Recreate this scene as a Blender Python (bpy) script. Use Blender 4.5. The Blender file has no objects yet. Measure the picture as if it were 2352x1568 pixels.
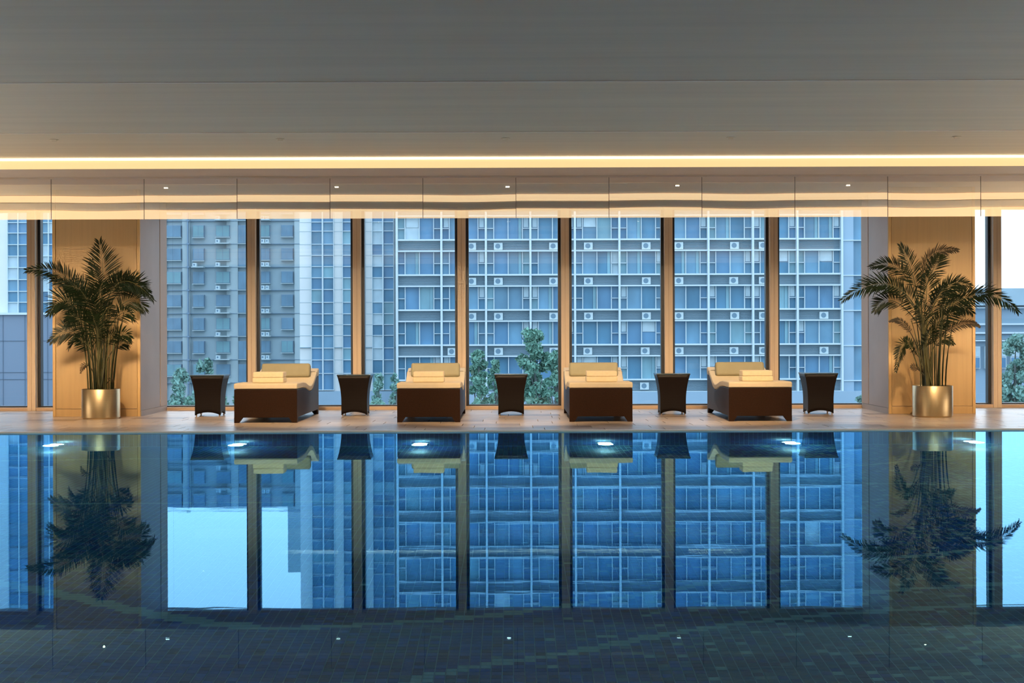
import bpy, bmesh, math, random
from math import pi, sin, cos, sqrt
from mathutils import Vector, Matrix, noise
random.seed(7)
R = random.Random(11)
scene = bpy.context.scene
COL = scene.collection

# ------------------------------------------------------------------ camera
CAM_H, F = 1.05, 3517.0
cd = bpy.data.cameras.new('camera'); cam = bpy.data.objects.new('camera', cd); COL.objects.link(cam)
cam.location = (0, 0, CAM_H); cam.rotation_euler = (pi/2, 0.0034, 0)
cd.sensor_width = 36.0; cd.lens = F/2352*36.0
cd.shift_x = -1/2352; cd.shift_y = -18/2352
cd.clip_end = 2000
scene.camera = cam

# ------------------------------------------------------------------ view + world
vs = scene.view_settings
scene.display_settings.display_device = 'sRGB'
vs.view_transform = 'Standard'; vs.look = 'None'; vs.gamma = 1.0; vs.use_curve_mapping = False
vs.exposure = 0.0
world = bpy.data.worlds.new('world'); scene.world = world; world.use_nodes = True
wn, wl = world.node_tree.nodes, world.node_tree.links
bg = wn['Background']; bg.inputs['Strength'].default_value = 1.34
tc = wn.new('ShaderNodeTexCoord'); sp = wn.new('ShaderNodeSeparateXYZ'); rp = wn.new('ShaderNodeValToRGB')
wl.new(tc.outputs['Generated'], sp.inputs[0]); wl.new(sp.outputs['Z'], rp.inputs['Fac']); wl.new(rp.outputs['Color'], bg.inputs['Color'])
rp.color_ramp.elements[0].position = 0.0; rp.color_ramp.elements[0].color = (1.62, 1.78, 1.95, 1)
rp.color_ramp.elements[1].position = 0.8; rp.color_ramp.elements[1].color = (1.25, 1.60, 2.1, 1)

WARM = (1.0, 0.66, 0.33)
def spot(name, loc, target, power, size=70, blend=0.6, color=WARM, radius=0.04):
    l = bpy.data.lights.new(name, 'SPOT'); l.energy = power; l.color = color
    l.spot_size = math.radians(size); l.spot_blend = blend; l.shadow_soft_size = radius
    o = bpy.data.objects.new(name, l); COL.objects.link(o); o.location = loc
    d = Vector(target)-Vector(loc); o.rotation_euler = d.to_track_quat('-Z', 'Y').to_euler()
    return o
def area(name, loc, target, sx, sy, power, color):
    l = bpy.data.lights.new(name, 'AREA'); l.shape = 'RECTANGLE'; l.size = sy; l.size_y = sx; l.energy = power; l.color = color
    o = bpy.data.objects.new(name, l); COL.objects.link(o); o.location = loc
    o.rotation_euler = (Vector(target)-Vector(loc)).to_track_quat('-Z', 'Y').to_euler(); return o
POOL_LAMPS = [-4.92, -2.95, -0.995, 0.99, 2.98, 4.94]
for x in POOL_LAMPS:
    l = bpy.data.lights.new('pool_glow', 'POINT'); l.energy = 26; l.color = (0.45, 0.95, 1.0); l.shadow_soft_size = 0.08
    o = bpy.data.objects.new('pool_glow', l); COL.objects.link(o); o.location = (x, 16.30, -1.45)
DOWNS = [-4.68, -2.37, -0.065, 2.24, 4.55]
for x in DOWNS:
    spot('downlight_beam', (x, 15.60, 2.99), (x*1.05, 18.6, 0.40), 620 if abs(x) < 4 else 330, 48, 0.9, WARM, 0.015)
for x in (-6.0, 0.0, 6.0):  # added strip fill without fixtures, brightens the mullions
    area('window_washer', (x, 14.9, 2.90), (x, 21.2, 0.55), 0.06, 5.6, 27, (1.0, 0.76, 0.50)).data.spread = math.radians(30)
for x in (-5.35, 5.38):
    spot('column_beam', (x, 16.4, 3.0), (x, 19.75, 0.7), 36, 62, 1.0, WARM, 0.015)
    
# added out-of-view fill at the side walls, brightening the ceiling
for sx in (-1, 1):
    o = area('side_uplight', (sx*9.35, 12.5, 0.6), (sx*(9.35-0.72), 12.5, 1.29), 11.0, 0.5, 225, (1.0, 0.80, 0.57))
    o.rotation_euler = Vector((-sx*0.72, 0, 0.69)).to_track_quat('-Z', 'X').to_euler(); o.data.spread = math.radians(130)
for sx in (-1, 1):  # added underwater points without housings, brighten the pool floor
    for y in (4.5, 8.5, 12.5):
        l = bpy.data.lights.new('pool_glow', 'POINT'); l.energy = 160; l.color = (0.40, 0.80, 1.0); l.shadow_soft_size = 0.1
        o = bpy.data.objects.new('pool_glow', l); COL.objects.link(o); o.location = (sx*7.35, y, -0.75)
# ------------------------------------------------------------------ material helpers
MATS = {}
def mat(name, color, rough=0.5, metal=0.0, var=0.0, vscale=4.0, stretch=(1, 1, 1), bump=0.0, bscale=40.0, spec=0.5,
        emit=None, estr=0.0, coat=0.0, wave=None):
    m = bpy.data.materials.new(name); m.use_nodes = True
    n, l = m.node_tree.nodes, m.node_tree.links
    b = n['Principled BSDF']
    b.inputs['Base Color'].default_value = (*color, 1); b.inputs['Roughness'].default_value = rough
    b.inputs['Metallic'].default_value = metal; b.inputs['Specular IOR Level'].default_value = spec
    b.inputs['Coat Weight'].default_value = coat
    if emit: b.inputs['Emission Color'].default_value = (*emit, 1); b.inputs['Emission Strength'].default_value = estr
    if var or bump:
        t = n.new('ShaderNodeTexCoord'); mp = n.new('ShaderNodeMapping'); mp.inputs['Scale'].default_value = stretch
        l.new(t.outputs['Object'], mp.inputs['Vector'])
    if var:
        ns = n.new('ShaderNodeTexNoise'); ns.inputs['Scale'].default_value = vscale; ns.inputs['Detail'].default_value = 3
        l.new(mp.outputs[0], ns.inputs['Vector'])
        mr = n.new('ShaderNodeMapRange'); mr.inputs['From Min'].default_value = 0.3; mr.inputs['From Max'].default_value = 0.7
        mr.inputs['To Min'].default_value = 1-var; mr.inputs['To Max'].default_value = 1+var
        l.new(ns.outputs['Fac'], mr.inputs['Value'])
        vm = n.new('ShaderNodeVectorMath'); vm.operation = 'SCALE'; vm.inputs[0].default_value = color
        l.new(mr.outputs[0], vm.inputs['Scale']); l.new(vm.outputs[0], b.inputs['Base Color'])
    if bump:
        if wave:
            tx = n.new('ShaderNodeTexWave'); tx.inputs['Scale'].default_value = bscale; tx.bands_direction = wave
        else:
            tx = n.new('ShaderNodeTexNoise'); tx.inputs['Scale'].default_value = bscale
        l.new(mp.outputs[0], tx.inputs['Vector'])
        bp = n.new('ShaderNodeBump'); bp.inputs['Strength'].default_value = bump; bp.inputs['Distance'].default_value = 0.01
        l.new(tx.outputs['Fac'], bp.inputs['Height']); l.new(bp.outputs[0], b.inputs['Normal'])
    MATS[name] = m
    return m
M = MATS
def wicker(name, color):
    m = mat(name, color, 0.5, var=0.25, vscale=60, spec=0.22)
    n, l = m.node_tree.nodes, m.node_tree.links
    t = n.new('ShaderNodeTexCoord'); ck = n.new('ShaderNodeTexChecker'); ck.inputs['Scale'].default_value = 90
    l.new(t.outputs['Object'], ck.inputs['Vector'])
    bp = n.new('ShaderNodeBump'); bp.inputs['Strength'].default_value = 0.5; bp.inputs['Distance'].default_value = 0.004
    l.new(ck.outputs['Fac'], bp.inputs['Height']); l.new(bp.outputs[0], n['Principled BSDF'].inputs['Normal'])
    return m
wicker('wicker_brown', (0.026, 0.0095, 0.004))
wicker('wicker_dark', (0.006, 0.0026, 0.002))
mat('ceiling_paint', (0.59, 0.485, 0.345), 0.6, var=0.05, vscale=1.5, stretch=(0.25, 6, 1))
mat('joint_paint', (0.13, 0.10, 0.075), 0.5)
mat('bead_paint', (0.74, 0.66, 0.55), 0.5)
mat('soffit_paint', (0.55, 0.46, 0.38), 0.6, var=0.03)
mat('wall_paint', (0.45, 0.36, 0.26), 0.7, var=0.04)
mat('back_wall', (0.22, 0.18, 0.13), 0.7, var=0.04)
mat('veneer', (0.56, 0.37, 0.17), 0.5, var=0.05, vscale=3, stretch=(8, 8, 0.4), bump=0.05, bscale=30)
mat('veneer_edge', (0.66, 0.43, 0.18), 0.45, var=0.05, vscale=3, stretch=(8, 8, 0.4))
mat('stone_cladding', (0.50, 0.44, 0.42), 0.5, var=0.05, vscale=2)
mat('stone_pink', (0.60, 0.44, 0.32), 0.5, var=0.05, vscale=2)
mat('mullion_tan', (0.64, 0.48, 0.32), 0.4, var=0.06, vscale=2, stretch=(20, 20, 0.5))
mat('gasket', (0.018, 0.017, 0.018), 0.35)
mat('gasket_blue', (0.02, 0.035, 0.06), 0.35)
mat('sill_tan', (0.55, 0.38, 0.25), 0.35, var=0.05, vscale=2)
mat('cove_glow', (0.3, 0.22, 0.12), 0.6, emit=(1.0, 0.72, 0.33), estr=0.92)
mat('cove_tube', (1, 1, 1), 0.6, emit=(1.0, 0.92, 0.70), estr=3.0)
mat('cove_glow_back', (0.9, 0.7, 0.4), 0.6, emit=(1.0, 0.74, 0.45), estr=1.0)
mat('lamp_lens', (1, 1, 1), 0.4, emit=(1.0, 0.85, 0.6), estr=14)
mat('lamp_metal', (0.5, 0.48, 0.45), 0.35, metal=0.9)
for i, c in enumerate([(0.68, 0.58, 0.52), (0.74, 0.64, 0.57), (0.60, 0.51, 0.46), (0.42, 0.34, 0.30), (0.72, 0.59, 0.50)]):
    mat('deck_stone_%d' % i, c, 0.27, var=0.08, vscale=5, stretch=(1, 6, 1), bump=0.03, bscale=20)
mat('deck_grout', (0.22, 0.19, 0.17), 0.7)
mat('coping', (0.80, 0.74, 0.68), 0.4, var=0.04)
mat('fabric_cream', (0.78, 0.68, 0.52), 0.9, var=0.03, vscale=10, bump=0.15, bscale=300)
mat('fabric_khaki', (0.33, 0.30, 0.20), 0.9, var=0.04, vscale=10, bump=0.15, bscale=300)
mat('piping', (0.25, 0.22, 0.18), 0.8)
mat('towel', (0.86, 0.74, 0.54), 1.0, var=0.04, vscale=30, bump=0.5, bscale=180)
mat('table_glass', (0.03, 0.045, 0.055), 0.12, coat=0.3)
mat('foot_metal', (0.6, 0.5, 0.42), 0.3, metal=1.0)
mat('brushed_brass', (0.66, 0.52, 0.32), 0.34, metal=1.0, var=0.04, vscale=3, stretch=(1, 1, 60), bump=0.04, bscale=60)
mat('pot_rim', (0.66, 0.52, 0.32), 0.2, metal=1.0)
mat('soil', (0.03, 0.02, 0.012), 0.95, bump=0.8, bscale=30)
for i, c in enumerate([(0.006, 0.013, 0.004), (0.009, 0.018, 0.005), (0.016, 0.021, 0.006)]):
    mat('frond_%d' % i, c, 0.5, var=0.25, vscale=6, spec=0.2)
mat('frond_dry', (0.05, 0.033, 0.012), 0.7, var=0.2)
mat('cane', (0.075, 0.07, 0.02), 0.5, var=0.35, vscale=14, stretch=(1, 1, 0.6))
# pool tiles
TILE_COLS = [(0.008, 0.060, 0.190), (0.007, 0.080, 0.130), (0.012, 0.090, 0.280), (0.024, 0.062, 0.200), (0.005, 0.030, 0.105),
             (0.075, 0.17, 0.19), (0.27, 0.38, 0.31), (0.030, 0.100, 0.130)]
for i, c in enumerate(TILE_COLS):
    mat('pool_tile_%d' % i, c, 0.3, var=0.12, vscale=20, bump=0.05, bscale=30)
mat('pool_grout', (0.24, 0.38, 0.42), 0.8, var=0.1)
# exterior; mild bluish haze is mixed into these base colours
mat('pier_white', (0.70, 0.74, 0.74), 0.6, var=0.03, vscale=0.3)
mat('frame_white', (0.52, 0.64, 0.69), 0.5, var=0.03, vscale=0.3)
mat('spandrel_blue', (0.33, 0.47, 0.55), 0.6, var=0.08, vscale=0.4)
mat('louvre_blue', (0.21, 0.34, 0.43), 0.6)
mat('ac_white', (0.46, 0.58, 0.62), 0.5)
mat('ac_fan', (0.12, 0.22, 0.30), 0.5)
PANES = []
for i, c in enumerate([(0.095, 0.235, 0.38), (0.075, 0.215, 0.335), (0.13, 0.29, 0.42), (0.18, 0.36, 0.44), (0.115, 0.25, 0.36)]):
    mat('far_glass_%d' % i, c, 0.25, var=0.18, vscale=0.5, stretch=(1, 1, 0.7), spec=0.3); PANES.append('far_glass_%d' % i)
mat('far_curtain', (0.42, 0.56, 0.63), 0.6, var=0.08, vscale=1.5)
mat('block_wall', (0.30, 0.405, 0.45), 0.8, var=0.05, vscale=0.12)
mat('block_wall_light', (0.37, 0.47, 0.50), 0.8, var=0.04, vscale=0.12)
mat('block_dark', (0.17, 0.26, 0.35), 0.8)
mat('block_glass', (0.125, 0.235, 0.325), 0.3, var=0.15, vscale=0.5, spec=0.3)
mat('block_glass_teal', (0.15, 0.30, 0.35), 0.3, var=0.1, vscale=0.5, spec=0.3)
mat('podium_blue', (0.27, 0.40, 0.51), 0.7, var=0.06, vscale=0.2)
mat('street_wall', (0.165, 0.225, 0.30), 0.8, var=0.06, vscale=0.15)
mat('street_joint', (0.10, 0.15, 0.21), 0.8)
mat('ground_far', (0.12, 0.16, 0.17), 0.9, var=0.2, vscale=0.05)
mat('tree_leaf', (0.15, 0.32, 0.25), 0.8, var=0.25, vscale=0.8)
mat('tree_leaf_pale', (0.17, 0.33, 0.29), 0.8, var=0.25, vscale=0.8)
mat('tree_bark', (0.10, 0.13, 0.13), 0.9)

# water and glass
def water_mat():
    m = bpy.data.materials.new('water'); m.use_nodes = True
    n, l = m.node_tree.nodes, m.node_tree.links
    n.remove(n['Principled BSDF']); out = n['Material Output']
    fr = n.new('ShaderNodeFresnel'); fr.inputs['IOR'].default_value = 1.62
    rf = n.new('ShaderNodeBsdfRefraction'); rf.inputs['IOR'].default_value = 1.33; rf.inputs['Color'].default_value = (0.66, 0.90, 1.0, 1); rf.inputs['Roughness'].default_value = 0.0
    gl = n.new('ShaderNodeBsdfGlossy'); gl.inputs['Color'].default_value = (0.31, 0.69, 1.0, 1); gl.inputs['Roughness'].default_value = 0.012
    mx = n.new('ShaderNodeMixShader')
    l.new(fr.outputs[0], mx.inputs[0]); l.new(rf.outputs[0], mx.inputs[1]); l.new(gl.outputs[0], mx.inputs[2]); l.new(mx.outputs[0], out.inputs['Surface'])
    t = n.new('ShaderNodeTexCoord'); mp = n.new('ShaderNodeMapping'); mp.inputs['Scale'].default_value = (0.7, 1.6, 1)
    ns = n.new('ShaderNodeTexNoise'); ns.inputs['Scale'].default_value = 5.0; ns.inputs['Detail'].default_value = 2
    l.new(t.outputs['Object'], mp.inputs[0]); l.new(mp.outputs[0], ns.inputs['Vector'])
    bp = n.new('ShaderNodeBump'); bp.inputs['Strength'].default_value = 0.25; bp.inputs['Distance'].default_value = 0.00035
    l.new(ns.outputs['Fac'], bp.inputs['Height'])
    for x in (rf, gl, fr): l.new(bp.outputs[0], x.inputs['Normal'])
    return m
M['water'] = water_mat()
def pane_mat(name, refl, tint, rough=0.0, fres=False, grey=1.0):
    m = bpy.data.materials.new(name); m.use_nodes = True
    n, l = m.node_tree.nodes, m.node_tree.links
    n.remove(n['Principled BSDF']); out = n['Material Output']
    tr = n.new('ShaderNodeBsdfTransparent'); tr.inputs['Color'].default_value = (*tint, 1)
    gl = n.new('ShaderNodeBsdfGlossy'); gl.inputs['Color'].default_value = (grey, grey*0.97, grey*0.93, 1); gl.inputs['Roughness'].default_value = rough
    mx = n.new('ShaderNodeMixShader')
    if fres:
        fr = n.new('ShaderNodeFresnel'); fr.inputs['IOR'].default_value = refl; l.new(fr.outputs[0], mx.inputs[0])
    else: mx.inputs[0].default_value = refl
    l.new(tr.outputs[0], mx.inputs[1]); l.new(gl.outputs[0], mx.inputs[2]); l.new(mx.outputs[0], out.inputs['Surface'])
    return m
M['window_glass'] = pane_mat('window_glass', 1.35, (0.92, 0.97, 0.99), fres=True)
M['valance_glass'] = pane_mat('valance_glass', 0.62, (0.90, 0.88, 0.84), rough=0.0, grey=1.0)

# ------------------------------------------------------------------ mesh helpers
class MB:
    def __init__(s): s.v, s.f, s.m, s.mats = [], [], [], []
    def mi(s, m):
        if m not in s.mats: s.mats.append(m)
        return s.mats.index(m)
    def add(s, vs, fs, m='_'):
        k = len(s.v); i = s.mi(m); s.v += [tuple(v) for v in vs]
        for f in fs: s.f.append(tuple(k+j for j in f)); s.m.append(i)
    def box(s, x0, x1, y0, y1, z0, z1, m='_'):
        s.add([(x0, y0, z0), (x1, y0, z0), (x1, y1, z0), (x0, y1, z0), (x0, y0, z1), (x1, y0, z1), (x1, y1, z1), (x0, y1, z1)],
              [(0, 3, 2, 1), (4, 5, 6, 7), (0, 1, 5, 4), (1, 2, 6, 5), (2, 3, 7, 6), (3, 0, 4, 7)], m)
    def prism_x(s, prof, x0, x1, m='_'):          # profile of (y,z), counter-clockwise seen from +x
        n = len(prof)
        s.add([(x0, y, z) for y, z in prof]+[(x1, y, z) for y, z in prof],
              [tuple(range(n-1, -1, -1)), tuple(range(n, 2*n))]+[(i, (i+1) % n, n+(i+1) % n, n+i) for i in range(n)], m)
    def cyl(s, c, r0, r1, z0, z1, n=24, m='_', cap=True):
        vs = []
        for k in range(n):
            a = 2*pi*k/n; vs.append((c[0]+r0*cos(a), c[1]+r0*sin(a), z0))
        for k in range(n):
            a = 2*pi*k/n; vs.append((c[0]+r1*cos(a), c[1]+r1*sin(a), z1))
        fs = [(k, (k+1) % n, n+(k+1) % n, n+k) for k in range(n)]
        if cap: fs += [tuple(range(n-1, -1, -1)), tuple(range(n, 2*n))]
        s.add(vs, fs, m)
    def tube(s, pts, rads, n=6, m='_'):
        vs, fs = [], []
        pts = [Vector(p) for p in pts]
        for i, p in enumerate(pts):
            t = (pts[min(i+1, len(pts)-1)]-pts[max(i-1, 0)]).normalized()
            a = t.cross(Vector((0.31, 1, 0.17))).normalized(); b = t.cross(a)
            for k in range(n):
                q = 2*pi*k/n; vs.append(p+(a*cos(q)+b*sin(q))*rads[i])
        for i in range(len(pts)-1):
            for k in range(n):
                fs.append((i*n+k, i*n+(k+1) % n, (i+1)*n+(k+1) % n, (i+1)*n+k))
        fs += [tuple(range(n-1, -1, -1)), tuple(range((len(pts)-1)*n, len(pts)*n))]
        s.add(vs, fs, m)
    def mesh(s, name, m=None):
        me = bpy.data.meshes.new(name); me.from_pydata(s.v, [], s.f)
        names = [m if k == '_' else k for k in s.mats]
        for k in names: me.materials.append(M[k])
        if len(names) > 1: me.polygons.foreach_set('material_index', s.m)
        me.update(); return me
    def build(s, name, m=None, parent=None, bevel=0, seg=2, smooth=False):
        me = s.mesh(name, m)
        return link(name, me, parent, bevel, seg, smooth)
def link(name, me, parent=None, bevel=0, seg=2, smooth=False, loc=None):
    o = bpy.data.objects.new(name, me); COL.objects.link(o)
    if parent: o.parent = parent
    if loc: o.location = loc
    if bevel:
        b = o.modifiers.new('bevel', 'BEVEL'); b.width = bevel; b.segments = seg; b.limit_method = 'ANGLE'; b.angle_limit = math.radians(35)
    if smooth or bevel:
        me.polygons.foreach_set('use_smooth', [True]*len(me.polygons))
        if bevel: b.harden_normals = True
        else:
            try: me.set_sharp_from_angle(angle=math.radians(40))
            except Exception: pass
    return o
def box(name, x0, x1, y0, y1, z0, z1, m, parent=None, bevel=0):
    b = MB(); b.box(x0, x1, y0, y1, z0, z1); return b.build(name, m, parent, bevel)
def struct(o): o['kind'] = 'structure'; return o
def tag(o, label, cat, group=None):
    o['label'] = label; o['category'] = cat
    if group: o['group'] = group
    return o
def thing(name, label, cat, loc=(0, 0, 0), group=None, rz=0):
    o = bpy.data.objects.new(name, None); COL.objects.link(o); o.empty_display_size = 0.1
    o.location = loc; o.rotation_euler = (0, 0, rz)
    return tag(o, label, cat, group)
def sroot(name, loc=(0, 0, 0)):
    o = bpy.data.objects.new(name, None); COL.objects.link(o); o.location = loc; o['kind'] = 'structure'; return o
KIDS = {}
def copy_tree(o, parent=None):
    c = o.copy(); COL.objects.link(c)
    if parent: c.parent = parent
    for ch in list(o.children): copy_tree(ch, c)
    return c
def X(px, D): return (px-1177)*D/F
def Z(py, D, px=1177): return CAM_H+(766-(py+(px-1177)*0.0034))*D/F
def at(px, py, D): return Vector((X(px, D), D, Z(py, D, px)))

# ------------------------------------------------------------------ room shell
XW, YB = 9.5, -4.0
POOL_X, POOL_Y0, POOL_Y1, DEPTH = 7.6, 1.6, 16.56, 1.85
# deck with individual stone tiles
floor = MB()
floor.box(-XW, XW, 16.66, 21.6, -0.30, -0.012, 'deck_grout')
floor = struct(floor.build('floor'))
tw, td = 0.66, 0.413
tile_me = []
for i in range(5):
    b = MB(); b.box(0.004, tw-0.004, 0.004, td-0.004, -0.012, 0.0); tile_me.append(b.mesh('floor_tile', 'deck_stone_%d' % i))
for r in range(11):
    off = R.uniform(-0.6, 0)
    for c in range(24):
        x = -7.9+c*tw+off
        k = R.choices([0, 1, 2, 3, 4], [5, 4, 3, 1.2, 4])[0]
        link('floor_tile', tile_me[k], floor, loc=(x, 16.66+r*td, 0))
box('floor_border', -XW, -8.6, 16.67, 21.19, -0.012, -0.001, 'deck_stone_0', floor); box('floor_border', 8.6, XW, 16.67, 21.19, -0.012, -0.001, 'deck_stone_0', floor)
struct(box('floor_side_left', -XW, -POOL_X, POOL_Y0, 16.56, -0.30, 0.0, 'deck_stone_0'))
struct(box('floor_side_right', POOL_X, XW, POOL_Y0, 16.56, -0.30, 0.0, 'deck_stone_0'))
struct(box('floor_near', -XW, XW, YB, POOL_Y0, -0.30, 0.0, 'deck_stone_0'))
struct(box('trim_1', -XW, XW, 16.56, 16.66, -0.10, 0.004, 'coping', bevel=0.003))
# walls
struct(box('wall_left', -XW-0.2, -XW, YB, 21.9, -0.3, 3.6, 'wall_paint'))
struct(box('wall_right', XW, XW+0.2, YB, 21.9, -0.3, 3.6, 'wall_paint'))
struct(box('wall_back', -XW, XW, YB-0.2, YB, -0.3, 3.6, 'back_wall'))
struct(box('wall_front', -XW, XW, 21.22, 21.6, 2.80, 3.6, 'wall_paint'))
# ceiling
ceil = struct(box('ceiling', -XW-0.2, XW+0.2, YB-0.2, 21.9, 3.50, 3.60, 'ceiling_paint'))
steps = [(17.3, 3.047, 14.41, 3.053), (14.41, 2.947, 11.32, 3.099), (11.32, 2.913, 8.2, 3.07), (8.2, 2.913, 5.1, 3.07), (5.1, 2.913, 2.0, 3.07), (2.0, 2.913, -4.0, 3.10)]
COVE, SOF, VAL, VALB = 17.3, 2.924, 18.2, 2.424
for y1, za, y0, zb in steps:
    b = MB(); b.prism_x([(y0, zb), (y1, za), (y1, 3.50), (y0, 3.50)], -XW, XW); b.build('ceiling_panel', 'ceiling_paint', ceil)
    if y1 < COVE: box('edge_bead', -XW, XW, y1-0.025, y1, za-0.006, za+0.01, 'bead_paint', ceil)
box('soffit_panel', -XW, XW, COVE, 21.22, SOF, 3.50, 'soffit_paint', ceil)
# cove light strips
cl = thing('cove_light', 'long warm glowing light strip across the ceiling facing the pool', 'light strip', (0, COVE, SOF))
b = MB(); b.box(-XW+0.01, XW-0.01, -0.012, 0.0, 0.0, 0.121); b.build('diffuser', 'cove_glow', cl)
tb = box('light_tube', -XW+0.01, XW-0.01, -0.022, -0.012, 0.096, 0.119, 'cove_tube', cl); tb['label'] = 'bright white tube along the top edge'
names = {14.41: 'warm light strip in the ceiling step nearest the glowing cove, facing the windows',
         11.32: 'warm light strip in the second ceiling step from the windows, facing them',
         8.2: 'warm light strip in the third ceiling step from the windows, above the pool',
         5.1: 'warm light strip in the ceiling step above the near end of the pool',
         2.0: 'warm light strip in the rearmost ceiling step, nearest the near deck'}
for (ya, za, yb, zb), nx in zip(steps[:-1], steps[1:]):
    c = thing('cove_light', names[yb], 'light strip', (0, yb, nx[1]), 'window-facing ceiling light strips')
    b = MB(); b.box(-XW+0.01, XW-0.01, 0.0, 0.012, 0.006, zb-nx[1]-0.004); b.build('diffuser', 'cove_glow_back', c)
# recessed downlights, tilted to the windows
for i, x in enumerate(DOWNS):
    lab = ['leftmost', 'second from left', 'middle', 'second from right', 'rightmost'][i]
    t = thing('downlight', 'small round ceiling downlight, %s of the row above the loungers' % lab, 'downlight', (x, 15.66, 3.048), 'ceiling downlights')
    b = MB(); b.cyl((0, 0), 0.045, 0.045, -0.003, 0.0, 20); b.build('trim_ring', 'ceiling_paint', t, smooth=True)
    b = MB(); b.add([(-0.025, 0.025, -0.003), (0.025, 0.025, -0.003), (0.025, 0.012, -0.016), (-0.025, 0.012, -0.016), (-0.025, -0.01, -0.003), (0.025, -0.01, -0.003)],
                    [(0, 3, 2, 1)], 'lamp_lens')
    b.add([(-0.025, 0.012, -0.016), (0.025, 0.012, -0.016), (-0.025, -0.01, -0.003), (0.025, -0.01, -0.003), (-0.025, 0.025, -0.003), (0.025, 0.025, -0.003)],
          [(0, 1, 3, 2), (0, 2, 4), (1, 5, 3)], 'ceiling_paint'); b.build('lamp_eye', None, t)

# curtain wall
YG = 21.42
MU = [-8.12, -6.67, -3.616, -2.156, -0.703, 0.733, 2.168, 3.628, 6.723, 8.17]
for i, x in enumerate(MU):
    b = MB(); b.box(x-0.056, x+0.056, 21.22, 21.36, 0.0, 2.80, 'mullion_tan')
    b.box(x-0.004, x+0.004, 21.216, 21.222, 0.0, 2.80, 'sill_tan')
    b.box(x-0.096, x+0.096, 21.34, 21.46, 0.0, 2.80, 'gasket'); struct(b.build('trim_%d' % (i+2), bevel=0.002))
spans = [(-9.5, -8.12), (-8.12, -6.67), (-6.67, -5.93), (-4.84, -3.616), (-3.616, -2.156), (-2.156, -0.703), (-0.703, 0.733), (0.733, 2.168), (2.168, 3.628), (3.628, 4.88), (5.93, 6.723), (6.723, 8.17), (8.17, 9.5)]
for i, (a, c) in enumerate(spans):
    b = MB(); b.box(a, c, 21.24, 21.50, 0.0, 0.045, 'sill_tan'); b.box(a, c, 21.36, 21.50, 0.045, 0.062, 'gasket'); b.box(a, c, 21.30, 21.50, 2.765, 2.80, 'sill_tan')
    w = struct(b.build('window_%d' % (i+1)))
    box('pane', a+0.09, c-0.09, YG, YG+0.004, 0.062, 2.765, 'window_glass', w)
    b = MB()
    b.box(a, a+0.09, YG-0.02, YG+0.03, 0.062, 2.765); b.box(c-0.09, c, YG-0.02, YG+0.03, 0.062, 2.765)
    if i not in (3, 9): b.build('gasket', 'gasket', w)
    elif i == 3: b = MB(); b.box(c-0.09, c, YG-0.02, YG+0.03, 0.062, 2.765); b.build('gasket', 'gasket', w); box('pane', a, a+0.09, YG, YG+0.004, 0.062, 2.765, 'window_glass', w)
    else: b = MB(); b.box(a, a+0.09, YG-0.02, YG+0.03, 0.062, 2.765); b.build('gasket', 'gasket', w); box('pane', c-0.09, c, YG, YG+0.004, 0.062, 2.765, 'window_glass', w)
# columns
def column(x0, x1, inner):
    r = sroot('column', ((x0+x1)/2, 19.75, 0)); cx = (x0+x1)/2; a, c = x0-cx, x1-cx
    box('core', a+0.02, c-0.02, 0.02, 1.50, 0.0, 2.924, 'stone_cladding', r)
    box('front_panel', a+0.042, c-0.042, 0.0, 0.02, 0.10, 2.924, 'veneer', r, bevel=0.002)
    box('edge_strip', a, a+0.038, -0.008, 0.03, 0.0, 2.924, 'veneer_edge', r, bevel=0.003)
    box('edge_strip', c-0.038, c, -0.008, 0.03, 0.0, 2.924, 'veneer_edge', r, bevel=0.003)
    box('skirting', a+0.04, c-0.04, -0.004, 0.02, 0.0, 0.096, 'veneer', r, bevel=0.002)
    s = 1 if inner > 0 else -1
    e = c if s > 0 else a
    box('side_panel', min(e, e-s*0.02), max(e, e-s*0.02), 0.034, 1.10, 0.075, 2.924, 'stone_cladding', r)
    box('side_skirting', min(e+s*0.004, e-s*0.02), max(e+s*0.004, e-s*0.02), 0.034, 1.50, 0.0, 0.072, 'stone_cladding', r)
    box('side_return', min(e+s*0.006, e-s*0.02), max(e+s*0.006, e-s*0.02), 1.104, 1.50, 0.075, 2.924, 'stone_pink', r)
column(-5.93, -4.80, 1)
column(4.85, 5.97, -1)
# glass valance
val = thing('glass_valance', 'row of clear reflective glass panels hanging from the ceiling before the windows', 'valance', (0, VAL, VALB))
PW = 1.105
for k in range(-9, 9):
    x0 = 0.047+k*PW
    if x0+PW < -XW or x0 > XW: continue
    xa, xb = max(x0, -XW), min(x0+PW, XW)
    vs, fs = [], []; N = 10; t0 = R.uniform(-0.0007, 0.0007); t1 = R.uniform(-0.0007, 0.0007); am = R.choice([0, 0.0006, 0.0014, -0.0008])
    for i in range(N+1):
        u = i/N; th = t0*(1-u)+t1*u+am*sin(pi*u)
        for z in (0.0, 0.497): vs.append((xa+0.003+(xb-xa-0.006)*u, th*z, z))
    for i in range(N): fs.append((2*i, 2*i+2, 2*i+3, 2*i+1))
    b = MB(); b.add(vs, fs); b.build('glass_panel', 'valance_glass', val, smooth=True)
    if k > -9 and abs(x0) < XW: box('joint', x0-0.003, x0+0.003, -0.004, 0.004, 0.0, 0.497, 'joint_paint', val)
box('top_channel', -XW, XW, -0.02, 0.02, 0.478, 0.499, 'soffit_paint', val)

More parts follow.
